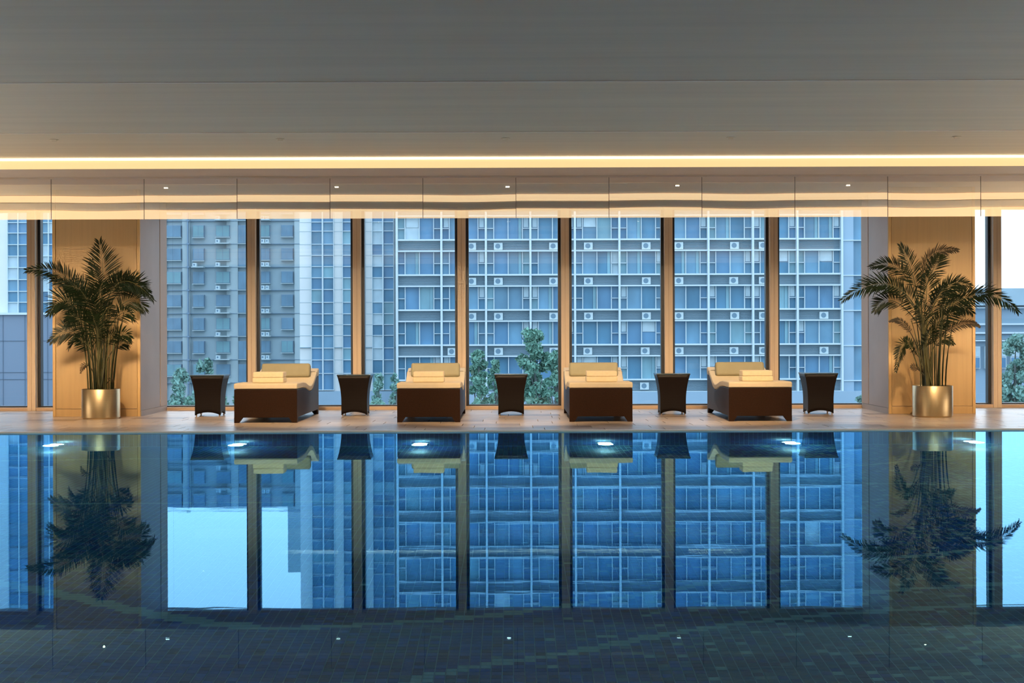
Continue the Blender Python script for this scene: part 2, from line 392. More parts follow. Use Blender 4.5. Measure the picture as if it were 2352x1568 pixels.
# ------------------------------------------------------------------ pool
pb = MB()
pb.box(-POOL_X-0.2, POOL_X+0.2, POOL_Y0-0.2, POOL_Y1+0.05, -DEPTH-0.2, -DEPTH-0.004, 'pool_grout')
pool_floor = struct(pb.build('pool_floor'))
pw_ = struct(box('pool_wall_far', -POOL_X-0.1, POOL_X+0.1, POOL_Y1+0.004, POOL_Y1+0.2, -DEPTH-0.1, -0.10, 'pool_grout'))
struct(box('pool_wall_left', -POOL_X-0.2, -POOL_X, POOL_Y0, POOL_Y1, -DEPTH, -0.01, 'pool_tile_0'))
struct(box('pool_wall_right', POOL_X, POOL_X+0.2, POOL_Y0, POOL_Y1, -DEPTH, -0.01, 'pool_tile_0'))
struct(box('pool_wall_near', -POOL_X, POOL_X, POOL_Y0-0.2, POOL_Y0, -DEPTH, -0.01, 'pool_tile_0'))
b = MB(); b.add([(-POOL_X, POOL_Y0, -0.012), (POOL_X, POOL_Y0, -0.012), (POOL_X, POOL_Y1+0.003, -0.012), (-POOL_X, POOL_Y1+0.003, -0.012)], [(0, 1, 2, 3)])
struct(b.build('pool_water', 'water'))
# mosaic colours
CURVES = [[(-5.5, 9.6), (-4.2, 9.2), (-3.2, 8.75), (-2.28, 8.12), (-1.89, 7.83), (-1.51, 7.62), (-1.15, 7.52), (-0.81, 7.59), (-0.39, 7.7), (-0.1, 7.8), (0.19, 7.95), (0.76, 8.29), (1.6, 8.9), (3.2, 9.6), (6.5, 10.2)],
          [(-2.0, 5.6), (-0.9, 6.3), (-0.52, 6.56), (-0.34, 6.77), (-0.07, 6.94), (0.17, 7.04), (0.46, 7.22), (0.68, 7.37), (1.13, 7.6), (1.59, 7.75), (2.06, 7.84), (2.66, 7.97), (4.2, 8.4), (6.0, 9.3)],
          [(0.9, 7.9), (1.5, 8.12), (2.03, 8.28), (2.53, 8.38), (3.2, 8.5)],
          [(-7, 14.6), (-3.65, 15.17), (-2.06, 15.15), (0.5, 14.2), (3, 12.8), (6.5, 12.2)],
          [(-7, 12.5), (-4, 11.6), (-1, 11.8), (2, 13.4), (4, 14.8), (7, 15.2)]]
def curve_y(c, x):
    for (xa, ya), (xb, yb) in zip(c, c[1:]):
        if xa <= x < xb:
            u = (x-xa)/(xb-xa); return ya+(yb-ya)*u, abs(yb-ya)/(xb-xa)
    return None
P = 0.05
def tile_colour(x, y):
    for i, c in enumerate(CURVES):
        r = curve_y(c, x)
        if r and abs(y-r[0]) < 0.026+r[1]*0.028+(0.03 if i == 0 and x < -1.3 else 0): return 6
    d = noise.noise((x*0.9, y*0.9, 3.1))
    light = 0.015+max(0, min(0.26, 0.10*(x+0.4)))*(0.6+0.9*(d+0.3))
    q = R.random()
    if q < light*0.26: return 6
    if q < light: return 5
    g = noise.noise((x*0.7+9, y*0.35, 1.0))
    if g > 0.12: return R.choices([1, 4, 7, 0], [5, 2, 2, 1])[0]
    if g < -0.15: return R.choices([0, 3, 2, 4], [4, 3, 3, 1])[0]
    return R.choices([0, 1, 2, 3, 4, 7], [3, 2, 2, 2, 2, 1])[0]
tile_meshes = []
for i in range(8):
    b = MB(); g = 0.0023; h = 0.004
    b.add([(g, g, -h), (P-g, g, -h), (P-g, P-g, -h), (g, P-g, -h), (g+.001, g+.001, 0), (P-g-.001, g+.001, 0), (P-g-.001, P-g-.001, 0), (g+.001, P-g-.001, 0)],
          [(4, 5, 6, 7), (0, 1, 5, 4), (1, 2, 6, 5), (2, 3, 7, 6), (3, 0, 4, 7)])
    tile_meshes.append(b.mesh('mosaic_tile', 'pool_tile_%d' % i))
big = [[], [], []]
indiv = 0
for j in range(int((POOL_Y1-5.6)/P)):
    y = 5.6+j*P
    xm = min(POOL_X-0.05, 0.36*y+1.0)
    n = int(xm/P)
    for i in range(-n, n):
        x = i*P; k = tile_colour(x+P/2, y+P/2)
        if y >= 6.6 and abs(x+P/2) < 2.15 and indiv < 300:
            link('mosaic_tile', tile_meshes[k], pool_floor, loc=(x, y, -DEPTH)); indiv += 1
        else:
            v0 = len(big[0]); g = 0.0023
            big[0] += [(x+g, y+g, -DEPTH), (x+P-g, y+g, -DEPTH), (x+P-g, y+P-g, -DEPTH), (x+g, y+P-g, -DEPTH),
                       (x+g, y+g, -DEPTH-.004), (x+P-g, y+g, -DEPTH-.004)]
            big[1] += [(v0, v0+1, v0+2, v0+3), (v0+4, v0+5, v0+1, v0)]; big[2] += [k, k]
def bigmesh(name, d, parent):
    me = bpy.data.meshes.new(name); me.from_pydata(d[0], [], d[1])
    for i in range(8): me.materials.append(M['pool_tile_%d' % i])
    me.polygons.foreach_set('material_index', d[2]); me.update()
    o = link(name, me, parent); o['kind'] = 'stuff'; return o
bigmesh('mosaic_field', big, pool_floor)
wl_ = [[], [], []]
for i in range(int(-POOL_X/P)+1, int(POOL_X/P)):
    for j in range(1, int(DEPTH/P)):
        x = i*P; z = -DEPTH+j*P-0.02; g = 0.0023; v0 = len(wl_[0]); y = POOL_Y1
        if z > -0.16: continue
        wl_[0] += [(x+g, y, z+g), (x+P-g, y, z+g), (x+P-g, y, z+P-g), (x+g, y, z+P-g)]
        wl_[1] += [(v0, v0+1, v0+2, v0+3)]; wl_[2] += [R.choice([0, 3, 4, 4, 1])]
bigmesh('mosaic_field', wl_, pw_)
for i, x in enumerate(POOL_LAMPS):
    lab = ['leftmost', 'second from left', 'third from left', 'third from right', 'second from right', 'rightmost'][i]
    t = thing('pool_light', 'round underwater light glowing on the far pool wall, %s of six' % lab, 'pool light', (x, POOL_Y1, -1.5), 'underwater lights')
    b = MB(); n = 24
    for (nm, r0, r1, ya, yb, m) in (('housing', 0.10, 0.09, 0.0, -0.03, 'lamp_metal'), ('lens', 0.075, 0.06, -0.03, -0.045, 'pool_lens')):
        if m == 'pool_lens' and m not in M: mat('pool_lens', (1, 1, 1), 0.4, emit=(0.62, 0.98, 1.0), estr=38)
        b = MB(); vs = [(r0*cos(2*pi*k/n), ya, r0*sin(2*pi*k/n)) for k in range(n)]+[(r1*cos(2*pi*k/n), yb, r1*sin(2*pi*k/n)) for k in range(n)]
        b.add(vs, [(k, n+k, n+(k+1) % n, (k+1) % n) for k in range(n)]+[tuple(range(2*n-1, n-1, -1))]); b.build(nm, m, t)

# ------------------------------------------------------------------ loungers
def lounger():
    r = thing('sun_lounger', '', 'sun lounger', (0, 0, 0), 'loungers facing the pool')
    w = 0.375
    prof = [(0.0, 0.062), (2.02, 0.062), (2.03, 0.527), (1.99, 0.527), (1.80, 0.485), (1.60, 0.415), (1.42, 0.352), (1.30, 0.332), (1.17, 0.332), (1.0, 0.352), (0.80, 0.383), (0.60, 0.395), (0.0, 0.398)]
    b = MB(); b.prism_x(prof, -w, w); b.build('wicker_body', 'wicker_brown', r, bevel=0.008)
    for sx in (-1, 1):
        for y0, sy in ((0.0, 1), (2.02, -1)):
            a, c = (0.10, 0.055)
            xo = sx*w*0.999
            top = [(xo, y0), (xo-sx*a, y0), (xo-sx*a, y0+sy*0.10), (xo, y0+sy*0.10)]
            bot = [(xo, y0), (xo-sx*c*1.05, y0), (xo-sx*c, y0+sy*0.06), (xo, y0+sy*0.06)]
            b = MB(); b.add([(p[0], p[1], 0.066) for p in top]+[(p[0], p[1], 0.0) for p in bot], [(0, 1, 2, 3), (7, 6, 5, 4)]+[(i, 4+i, 4+(i+1) % 4, (i+1) % 4) for i in range(4)])
            me = b.mesh('leg', 'wicker_brown'); bm = bmesh.new(); bm.from_mesh(me); bmesh.ops.recalc_face_normals(bm, faces=bm.faces); bm.to_mesh(me); bm.free()
            link('leg', me, r)
    top = [(-0.01, 0.46), (0.03, 0.47), (0.55, 0.468), (0.80, 0.452), (1.0, 0.422), (1.17, 0.402), (1.30, 0.402), (1.45, 0.425), (1.62, 0.488), (1.82, 0.560), (2.0, 0.602), (2.05, 0.600)]
    bot = [(-0.01, 0.402), (0.55, 0.400), (0.80, 0.386), (1.0, 0.356), (1.17, 0.336), (1.30, 0.336), (1.44, 0.358), (1.62, 0.424), (1.82, 0.496), (2.0, 0.497), (2.05, 0.537)]
    b = MB(); b.prism_x(bot+top[::-1], -w-0.003, w+0.003); b.build('mattress', 'fabric_cream', r, bevel=0.014, seg=3)
    # piping line across where the mattress folds
    b = MB(); b.tube([(-w-0.006, 1.80, 0.50), (-w-0.006, 1.815, 0.55), (-w+0.03, 1.82, 0.562), (w-0.03, 1.82, 0.562), (w+0.006, 1.815, 0.55), (w+0.006, 1.80, 0.50)], [0.004]*6, 6)
    b.build('piping', 'piping', r)
    # head pillow leaning on the raised head end
    b = MB(); b.box(-0.315, 0.315, -0.05, 0.06, -0.085, 0.095)
    p = b.build('pillow', 'fabric_khaki', r, bevel=0.028, seg=4); p.location = (0, 1.66, 0.575); p.rotation_euler = (math.radians(-22), 0, 0)
    return r
labs = ['brown wicker sun lounger with cream mattress, leftmost of four, between first and second side tables',
        'brown wicker sun lounger with cream mattress between the second and middle side tables',
        'brown wicker sun lounger with cream mattress, just right of the middle side table',
        'brown wicker sun lounger with cream mattress, rightmost of the four, beside the last side table']
LX = [(-2.937, 18.2), (-0.999, 18.2), (1.05, 18.2), (2.945, 18.2)]
p0 = lounger()
tow0 = None
def towel():
    r = thing('folded_towel', '', 'towel', (0, 0, 0), 'towels on the loungers')
    # folded layers, the spine of the fold facing the pool
    z = 0.001
    for i, h in enumerate((0.062, 0.066)):
        b = MB(); prof = [(0.006+0.012*i, z), (0.30-0.004*i, z), (0.30-0.004*i, z+h), (0.016+0.014*i, z+h)]; ins = 0.004*i
        b.prism_x(prof, -0.187+ins, 0.187-ins); b.build('towel_layer', 'towel', r, bevel=0.014, seg=3); z += h
    return r
t0_ = towel()
tl = ['cream folded towel on the foot of the leftmost lounger', 'cream folded towel on the foot of the second lounger from left',
      'cream folded towel on the foot of the third lounger from left', 'cream folded towel on the foot of the rightmost lounger']
tox = [0.0, -0.012, 0.022, -0.003]
for i, (x, y) in enumerate(LX):
    o = p0 if i == 0 else copy_tree(p0)
    o.location = (x, y, 0.0); o['label'] = labs[i]
    t = t0_ if i == 0 else copy_tree(t0_)
    t.location = (x+tox[i], y+0.16, 0.469); t['label'] = tl[i]

# ------------------------------------------------------------------ side tables
def side_table():
    r = thing('side_table', '', 'side table', (0, 0, 0), 'wicker side tables between the loungers')
    H = 0.525
    def half(z):
        u = max(0.0, (z-0.16)/(H-0.16)); return 0.163+0.002*(1-z/H)+0.052*u**2.1
    NU, NZ = 10, 12
    b = MB(); vs, fs = [], []
    for side in range(4):
        base = len(vs); a = side*pi/2
        for i in range(NU+1):
            u = i/NU; zb = 0.018+0.035*(1-(2*u-1)**2) if 0 < i < NU else 0.014
            for j in range(NZ+1):
                z = zb+(H-0.012-zb)*j/NZ; h = half(z); x, y = (2*u-1)*h, -h
                vs.append((x*cos(a)-y*sin(a), x*sin(a)+y*cos(a), z))
        for i in range(NU):
            for j in range(NZ):
                q = base+i*(NZ+1)+j; fs.append((q, q+NZ+1, q+NZ+2, q+1))
    b.add(vs, fs); me = b.mesh('wicker_body', 'wicker_dark')
    bm = bmesh.new(); bm.from_mesh(me); bmesh.ops.remove_doubles(bm, verts=bm.verts, dist=0.0006); bm.to_mesh(me); bm.free()
    o = link('wicker_body', me, r, smooth=True); s = o.modifiers.new('solid', 'SOLIDIFY'); s.thickness = 0.012; s.offset = -1
    b = MB(); b.box(-0.217, 0.217, -0.217, 0.217, H-0.012, H+0.008); b.build('tabletop', 'table_glass', r, bevel=0.006)
    for sx in (-1, 1):
        for sy in (-1, 1):
            b = MB(); b.cyl((sx*0.148, sy*0.148), 0.009, 0.011, 0.0, 0.03, 10); b.build('foot', 'foot_metal', r, smooth=True)
    return r
st = side_table()
TX = [-3.915, -2.035, -0.02, 2.06, 3.955]
tlab = ['dark wicker side table with flared top, leftmost, between palm column and first lounger', 'dark wicker side table between the first and second loungers from left',
        'dark wicker side table in the middle of the row, between the two inner loungers', 'dark wicker side table between the third and rightmost loungers',
        'dark wicker side table with flared top, rightmost, beside the column on the right']
for i, x in enumerate(TX):
    o = st if i == 0 else copy_tree(st)
    o.location = (x, 19.82, 0); o['label'] = tlab[i]

# ------------------------------------------------------------------ potted palms
def bez(p0, p1, p2, u): return p0*(1-u)**2+p1*2*u*(1-u)+p2*u*u
def frond(parent, org, p0, p1, p2, L, rnd, m, roll=0.0, dens=1.0, start=0.28):
    """feathered leaf: rachis p0-p1-p2, leaflets up to L metres long on both sides"""
    b = MB(); n = 14
    pts = [bez(p0, p1, p2, i/n) for i in range(n+1)]
    rel = [p-org for p in pts]
    b.tube(rel, [0.0065*(1-i/(n+1))+0.0012 for i in range(n+1)], 5, 'cane' if m != 'frond_dry' else 'frond_dry')
    length = sum((pts[i+1]-pts[i]).length for i in range(n))
    cnt = int(length*(1-start)/0.0165*dens)
    vs, fs = [], []
    for i in range(cnt):
        u = start+(1-start)*(i+0.5)/cnt
        p = bez(p0, p1, p2, u)-org
        t = ((p1-p0)*(1-u)+(p2-p1)*u).normalized()
        nn = Vector((0.0, -1.0, 0.0)); nn = Matrix.Rotation(roll, 3, t) @ nn
        s0 = t.cross(nn).normalized(); up = s0.cross(t)
        v = (u-start)/(1-start)
        l = L*(0.55+0.45*sin(pi*min(1, v*1.15+0.12)))*(1.0 if v < 0.75 else 1-0.5*(v-0.75)/0.25)
        ang = math.radians(62-34*v)+rnd.uniform(-0.09, 0.09)
        for s in (-1, 1):
            ll = l*rnd.uniform(0.86, 1.08)
            d = (t*cos(ang)+s0*s*sin(ang)+up*rnd.uniform(-0.05, 0.35)).normalized()
            dr = Vector((0, 0, -1))*ll*rnd.uniform(0.04, 0.22)
            wv = d.cross(up+s0*0.3*rnd.uniform(-1, 1)).normalized()*0.0068*rnd.uniform(0.8, 1.2)
            a = p; m1 = p+d*ll*0.35+dr*0.12; m2 = p+d*ll*0.72+dr*0.5; e = p+d*ll+dr
            k = len(vs)
            vs += [a, m1-wv, m1+wv, m2-wv*0.8, m2+wv*0.8, e]
            fs += [(k, k+1, k+2), (k+1, k+3, k+4, k+2), (k+3, k+5, k+4)]
    b.add(vs, fs, m)
    return b.build('frond', None, parent)
def palm(name_label, cx, cy, D, pot_r, pot_h, fronds, seed, lowfronds, canes):
    rnd = random.Random(seed)
    org = Vector((cx, cy, 0))
    r = thing('potted_palm', name_label, 'potted plant', org, 'potted palms before the columns')
    b = MB(); n = 48
    prof = [(pot_r*0.93, 0.0), (pot_r*0.95, 0.012), (pot_r, 0.016), (pot_r, pot_h-0.006), (pot_r-0.004, pot_h), (pot_r-0.016, pot_h), (pot_r-0.018, pot_h-0.05), (pot_r-0.018, pot_h-0.12)]
    vs = [(q*cos(2*pi*k/n), q*sin(2*pi*k/n), z) for q, z in prof for k in range(n)]
    fs = [(i*n+k, i*n+(k+1) % n, (i+1)*n+(k+1) % n, (i+1)*n+k) for i in range(len(prof)-1) for k in range(n)]+[tuple(range(n-1, -1, -1))]
    b.add(vs, fs); b.build('pot', 'brushed_brass', r, smooth=True)
    b = MB(); vs = [(0, 0, pot_h-0.035)]; rr = pot_r-0.018
    for q in (0.4, 0.75, 1.0):
        for k in range(24): vs.append((rr*q*cos(2*pi*k/24), rr*q*sin(2*pi*k/24), pot_h-0.05+rnd.uniform(0, 0.02)*(q < 1)))
    fs = [(0, 1+k, 1+(k+1) % 24) for k in range(24)]+[(1+g*24+k, 1+(g+1)*24+k, 1+(g+1)*24+(k+1) % 24, 1+g*24+(k+1) % 24) for g in range(2) for k in range(24)]
    b.add(vs, fs); b.build('soil', 'soil', r)
    # canes
    for i in range(canes):
        a = rnd.uniform(0, 2*pi); q = sqrt(rnd.random())*pot_r*0.66
        p0 = Vector((q*cos(a), q*sin(a), pot_h-0.06)); h = rnd.uniform(0.75, 1.15)
        lean = Vector((q*cos(a)*0.75+rnd.uniform(-.03, .03), q*sin(a)*0.75, h))
        p2 = p0+lean; p1 = p0+Vector((rnd.uniform(-.03, .03), rnd.uniform(-.03, .03), h*0.5))
        b = MB(); m_ = 7; pts = [bez(p0, p1, p2, k/m_) for k in range(m_+1)]
        b.tube(pts, [rnd.uniform(0.005, 0.010)*(1.1-0.5*k/m_)*(1.12 if k % 2 else 1) for k in range(m_+1)], 6)
        b.build('cane', rnd.choice(['cane', 'cane', 'frond_2']), r, smooth=True)
    # fronds from the traced rachis points
    for (bx, by, mx, my, tx, ty, L, roll, dy, mi) in fronds:
        p0 = at(bx, by, cy); p2 = at(tx, ty, cy); m0 = at(mx, my, cy)
        dm = dy
        p0.y = cy+dm*0.15; p2.y = cy+dm; m0.y = cy+dm*0.6
        p1 = m0*2-(p0+p2)*0.5
        frond(r, org, p0, p1, p2, L, rnd, mi, roll)
        # petiole back to the pot
        b = MB(); q = Vector((cx+(p0.x-cx)*0.30+rnd.uniform(-.05, .05), cy+rnd.uniform(-.08, .08), pot_h-0.05))
        t = (p1-p0).normalized(); c = p0-t*(p0-q).length*0.5; c.x = (c.x+q.x*1.0)/2; c.y = (p0.y+q.y)/2
        pts = [bez(q, c, p0, k/8)-org for k in range(9)]
        b.tube(pts, [0.0085-0.0003*k for k in range(9)], 5); b.build('petiole', 'cane', r, smooth=True)
    return r
f0, f1, f2, fd = 'frond_0', 'frond_1', 'frond_2', 'frond_dry'
LEFT = [  # base x,y  mid x,y  tip x,y  leaflet length, roll, depth offset, material
    (228, 720, 240, 640, 234, 556, 0.34, 0.1, -0.10, f2),
    (232, 700, 222, 660, 206, 596, 0.20, 0.5, 0.10, f0),
    (222, 735, 152, 640, 56, 620, 0.24, 0.5, 0.10, f0),
    (225, 730, 170, 668, 108, 640, 0.22, 1.0, 0.22, f1),
    (218, 745, 165, 690, 128, 722, 0.26, 0.3, -0.25, f0),
    (215, 760, 160, 702, 106, 718, 0.22, 0.7, 0.15, f1),
    (236, 735, 282, 648, 360, 690, 0.24, 0.5, -0.15, f0),
    (240, 720, 285, 655, 330, 668, 0.26, 0.2, 0.25, f1),
    (238, 730, 262, 655, 300, 640, 0.26, 0.8, 0.05, f0),
    (242, 745, 290, 690, 325, 712, 0.24, 0.3, 0.20, f2),
    (244, 765, 285, 720, 316, 730, 0.22, 0.6, -0.2, f1),
    (212, 790, 170, 760, 122, 784, 0.22, 0.2, -0.12, f2),
    (218, 770, 175, 722, 140, 752, 0.24, 0.5, 0.2, f0),
    (206, 815, 180, 780, 150, 800, 0.18, 0.8, 0.15, f1),
    (246, 800, 275, 768, 306, 776, 0.20, 0.4, -0.1, f1),
    (248, 820, 270, 790, 288, 794, 0.16, 0.6, 0.15, f0),
    (226, 755, 205, 680, 168, 658, 0.26, 0.2, -0.28, f0),
    (230, 765, 235, 700, 250, 650, 0.28, 0.6, -0.30, f0),
    (230, 775, 222, 715, 205, 670, 0.28, 0.3, -0.35, f0),
    (232, 790, 245, 730, 275, 700, 0.26, 0.4, -0.36, f0),
    (226, 800, 205, 745, 175, 725, 0.26, 0.4, -0.34, f0),
    (230, 810, 232, 760, 226, 720, 0.24, 0.2, -0.30, f1),
    (234, 815, 256, 775, 282, 765, 0.22, 0.5, -0.25, f0),
    (222, 825, 206, 790, 188, 775, 0.20, 0.5, -0.25, f0),
    (212, 850, 200, 838, 190, 856, 0.07, 0.4, -0.1, fd),
    (246, 880, 256, 872, 266, 872, 0.06, 0.4, -0.1, fd)]
RIGHT = [
    (2110, 700, 2092, 625, 2064, 564, 0.22, 0.25, -0.10, f2),
    (2106, 690, 2068, 618, 2006, 612, 0.22, 0.5, 0.10, f0),
    (2116, 690, 2135, 596, 2202, 573, 0.18, 0.5, 0.05, fd),
    (2118, 680, 2140, 620, 2152, 588, 0.22, 0.2, -0.12, f2),
    (2110, 720, 2035, 652, 1930, 690, 0.24, 0.6, -0.10, f0),
    (2108, 715, 2060, 665, 2002, 656, 0.25, 0.7, 0.18, f1),
    (2104, 735, 2055, 690, 2018, 714, 0.22, 0.3, 0.20, f0),
    (2128, 720, 2178, 660, 2238, 655, 0.22, 0.3, 0.16, f2),
    (2130, 730, 2200, 690, 2270, 672, 0.22, 0.6, -0.12, f0),
    (2135, 740, 2240, 672, 2336, 716, 0.23, 0.7, -0.05, f1),
    (2130, 750, 2185, 700, 2245, 718, 0.22, 0.5, 0.2, f0),
    (2130, 790, 2200, 745, 2244, 750, 0.10, 0.4, -0.1, fd),
    (2118, 740, 2120, 670, 2110, 630, 0.26, 0.3, -0.30, f0),
    (2122, 745, 2150, 680, 2178, 650, 0.27, 0.4, -0.30, f0),
    (2114, 750, 2085, 695, 2060, 672, 0.27, 0.4, -0.32, f0),
    (2122, 760, 2132, 705, 2150, 660, 0.27, 0.7, -0.36, f0),
    (2118, 775, 2108, 725, 2088, 700, 0.24, 0.4, -0.34, f0),
    (2126, 780, 2150, 735, 2185, 715, 0.24, 0.4, -0.30, f0),
    (2128, 800, 2150, 760, 2180, 745, 0.20, 0.5, 0.1, f1),
    (2136, 830, 2160, 780, 2196, 790, 0.14, 0.4, 0.1, f2),
    (2108, 800, 2080, 745, 2048, 738, 0.08, 0.4, 0.1, fd),
    (2106, 815, 2086, 790, 2072, 776, 0.10, 0.4, -0.1, f1),
    (2106, 840, 2076, 790, 2052, 852, 0.14, 0.5, -0.12, f2),
    (2112, 830, 2098, 800, 2084, 796, 0.16, 0.4, -0.25, f1),
    (2120, 820, 2122, 780, 2130, 750, 0.18, 0.4, -0.25, f0),
    (2116, 855, 2104, 845, 2092, 842, 0.08, 0.4, 0.0, fd)]
palm('tall feathery palm in a brass cylinder pot before the left column', -5.19, 19.30, 19.3, 0.238, 0.372, LEFT, 3, 6, 34)
palm('tall feathery palm in a brass cylinder pot before the right column', 5.225, 19.05, 19.05, 0.245, 0.388, RIGHT, 5, 6, 24)

# ------------------------------------------------------------------ exterior
GZ = -9.0
struct(box('ground', -260, 260, 24, 420, GZ-0.5, GZ, 'ground_far'))
def bx(mb, D, px0, px1, y0, y1, d0, d1, m):      # facade box from picture-frame numbers at distance D, d = depth behind the facade plane
    mb.box(X(px0, D), X(px1, D), d0, d1, Z(y1, D)-GZ, Z(y0, D)-GZ, m)
# -- apartment building straight ahead
D = 131.0
A = thing('apartment_building', 'wide pale blue apartment block with gridded windows and louvred balcony bands, behind the loungers', 'building', (0, D, GZ))
b = MB(); bx(b, D, 912, 1936, -80, 905, 0.5, 16, '_'); b.build('wall', 'spandrel_blue', A)
b = MB(); bx(b, D, 914, 2010, 900, 1100, -0.6, 16, '_'); b.build('podium', 'podium_blue', A)
b = MB(); bx(b, D, 1936, 1961, -80, 915, 0.0, 16, 'podium_blue'); b.build('corner_pier', None, A)
b = MB(); bx(b, D, 1961, 1990, -80, 905, 0.5, 16, '_'); b.build('glass_strip', 'far_glass_2', A)
b = MB()
for k in range(-7, 5): bx(b, D, 1936, 1990, 634+80.5*k, 636+80.5*k, -0.1, 0.5, '_')
o = b.build('glass_strip_bar', 'frame_white', A); o['kind'] = 'stuff'
BAY = [912.5+102.1*i for i in range(11)]
for i, p in enumerate(BAY):
    b = MB(); bx(b, D, p-2.3, p+2.3, -80, 903, -0.30, 0.5, '_'); b.build('pier', 'frame_white', A)
up = MB(); lou = MB(); acs = []
rr = random.Random(21)
def window(k, i, target, single):
    y0, y1 = 577.5+80.5*k, 630.6+80.5*k; a, c = BAY[i]+2.3, BAY[i+1]-2.3
    xs = [a, BAY[i]+18, BAY[i]+51, BAY[i]+84, c]
    fr = target if not single else MB()
    for q in xs[1:-1]: bx(fr, D, q-0.9, q+0.9, y0, y1, 0.15, 0.6, 'frame_white')
    tr = y0+27
    for q in (0, 3): bx(fr, D, xs[q], xs[q+1], tr-0.8, tr+0.8, 0.15, 0.6, 'frame_white')
    f = fr.build('window', None, A) if single else None
    for q in range(4):
        m = rr.choices(PANES+['far_curtain'], [5, 4, 3, 1.3 if q in (0, 3) else .7, 2, 0.25])[0]
        if single:
            pb_ = MB(); bx(pb_, D, xs[q]+0.4, xs[q+1]-0.4, y0, y1, 0.42, 0.48, m)
            if rr.random() < (0.42 if q in (0, 3) else 0.05): bx(pb_, D, xs[q]+2.5, xs[q+1]-2, y0, y0+24, 0.34, 0.41, 'far_curtain')
            elif q in (1, 2) and rr.random() < 0.3: bx(pb_, D, xs[q+1]-9, xs[q+1]-2, y0, y1, 0.34, 0.41, 'far_glass_3')
            pb_.build('pane', None, f)
        else: bx(target, D, xs[q]+0.4, xs[q+1]-0.4, y0, y1, 0.42, 0.48, m)
for k in range(-7, 4):
    for t0, t1 in ((548.6, 552.4), (574.6, 577.8)):
        b = MB(); bx(b, D, 912, 1936, t0+80.5*k, t1+80.5*k, -0.15, 0.5, '_'); b.build('floor_beam', 'frame_white', A)
    for q in range(8):
        y = 554+80.5*k+q*2.6
        bx(lou, D, 914, 1934, y, y+1.3, 0.3, 0.5, '_')
    for i in range(10): window(k, i, up, k >= -1)
b = MB(); bx(b, D, 912, 1936, 870.5, 874, -0.15, 0.5, '_'); b.build('floor_beam', 'frame_white', A)
b = MB(); bx(b, D, 912, 1936, 899, 903, -0.15, 0.5, '_'); b.build('floor_beam', 'frame_white', A)
for q in range(8): bx(lou, D, 914, 1934, 876+q*2.8, 877.4+q*2.8, 0.3, 0.5, '_')
o = lou.build('louvre_slats', 'louvre_blue', A); o['kind'] = 'stuff'
o = up.build('upper_windows', None, A); o['kind'] = 'stuff'
# air conditioners in the louvred bands
for k, cols in ((0, [1084, 1145, 1272, 1352, 1485, 1560, 1688, 1754]), (1, [1084, 1145, 1272, 1352, 1485, 1560, 1686, 1754]), (2, [1084, 1145, 1272, 1352, 1485, 1560, 1688, 1754, 1893]),
                (3, [1038, 1145, 1272, 1350, 1482, 1560, 1686, 1754, 1893]), (4, [1480, 1893])):
    for c in cols:
        y = 557+80.5*k
        b = MB(); bx(b, D, c-10, c+10, y, y+16.5, 0.02, 0.5, 'ac_white'); cx, cz = X(c-1, D), Z(y+8, D)-GZ
        n = 14; b.add([(cx+0.22*cos(2*pi*j/n), 0.01, cz+0.22*sin(2*pi*j/n)) for j in range(n)]+[(cx+0.22*cos(2*pi*j/n), 0.12, cz+0.22*sin(2*pi*j/n)) for j in range(n)],
                      [tuple(range(n))]+[(j, n+j, n+(j+1) % n, (j+1) % n) for j in range(n)], 'ac_fan')
        b.build('air_conditioner', None, A)
# -- tower left of it
D = 134.0
T = thing('glass_tower', 'white pier and blue glass tower between the grey block and the gridded apartments', 'building', (0, D, GZ))
b = MB(); bx(b, D, 687, 912, -420, 905, 0.5, 18, '_'); b.build('wall', 'pier_white', T)
b = MB(); bx(b, D, 680, 905, 897, 1100, -0.4, 0.5, '_'); b.build('podium', 'podium_blue', T)
rows = [508, 529, 559, 584.5, 610.3, 636, 663, 692.6, 719, 744, 769, 797.6, 825, 856, 894]
v = 508
ups = []
while v > -420: v -= 26.6; ups.append(v)
for c0, c1, mid in ((716, 766, 741.5), (788, 838, 813), (856, 904, 880)):
    b = MB(); bx(b, D, c0-1, c0, -420, 895, -0.1, 0.5, '_'); bx(b, D, c1, c1+1, -420, 895, -0.1, 0.5, '_'); bx(b, D, mid-1.5, mid+1.5, -420, 895, -0.1, 0.5, '_')
    f = b.build('window_strip', 'frame_white', T)
    for q in range(len(rows)-1):
        for x0, x1 in ((c0, mid-1.5), (mid+1.5, c1)):
            m = rr.choices(PANES, [4, 3, 4, 2, 3])[0]
            if c0 == 856 and x0 == 856 and rr.random() < 0.45: m = 'far_curtain'
            pb_ = MB(); bx(pb_, D, x0, x1, rows[q]+0.9, rows[q+1]-0.9, 0.25, 0.5, m); pb_.build('pane', None, f)
    b = MB()
    for y in rows+ups: bx(b, D, c0, c1, y-0.9, y+0.9, 0.1, 0.5, 'frame_white')
    for q in range(len(ups)):
        top = ups[q+1] if q+1 < len(ups) else -420
        bx(b, D, c0, c1, top, ups[q], 0.26, 0.5, rr.choice(PANES))
    bx(b, D, c0, c1, ups[0], 508, 0.26, 0.5, PANES[0])
    o = b.build('upper_glazing', None, T); o['kind'] = 'stuff'
b = MB()
for y in rows[:-1]:
    for c0, c1 in ((687, 715), (767, 787), (839, 855)): bx(b, D, c0, c1, y-0.35, y+0.35, 0.47, 0.52, '_')
bx(b, D, 687, 912, 795.5, 797, 0.3, 0.5, '_')
o = b.build('wall_joint', 'spandrel_blue', T); o['kind'] = 'stuff'
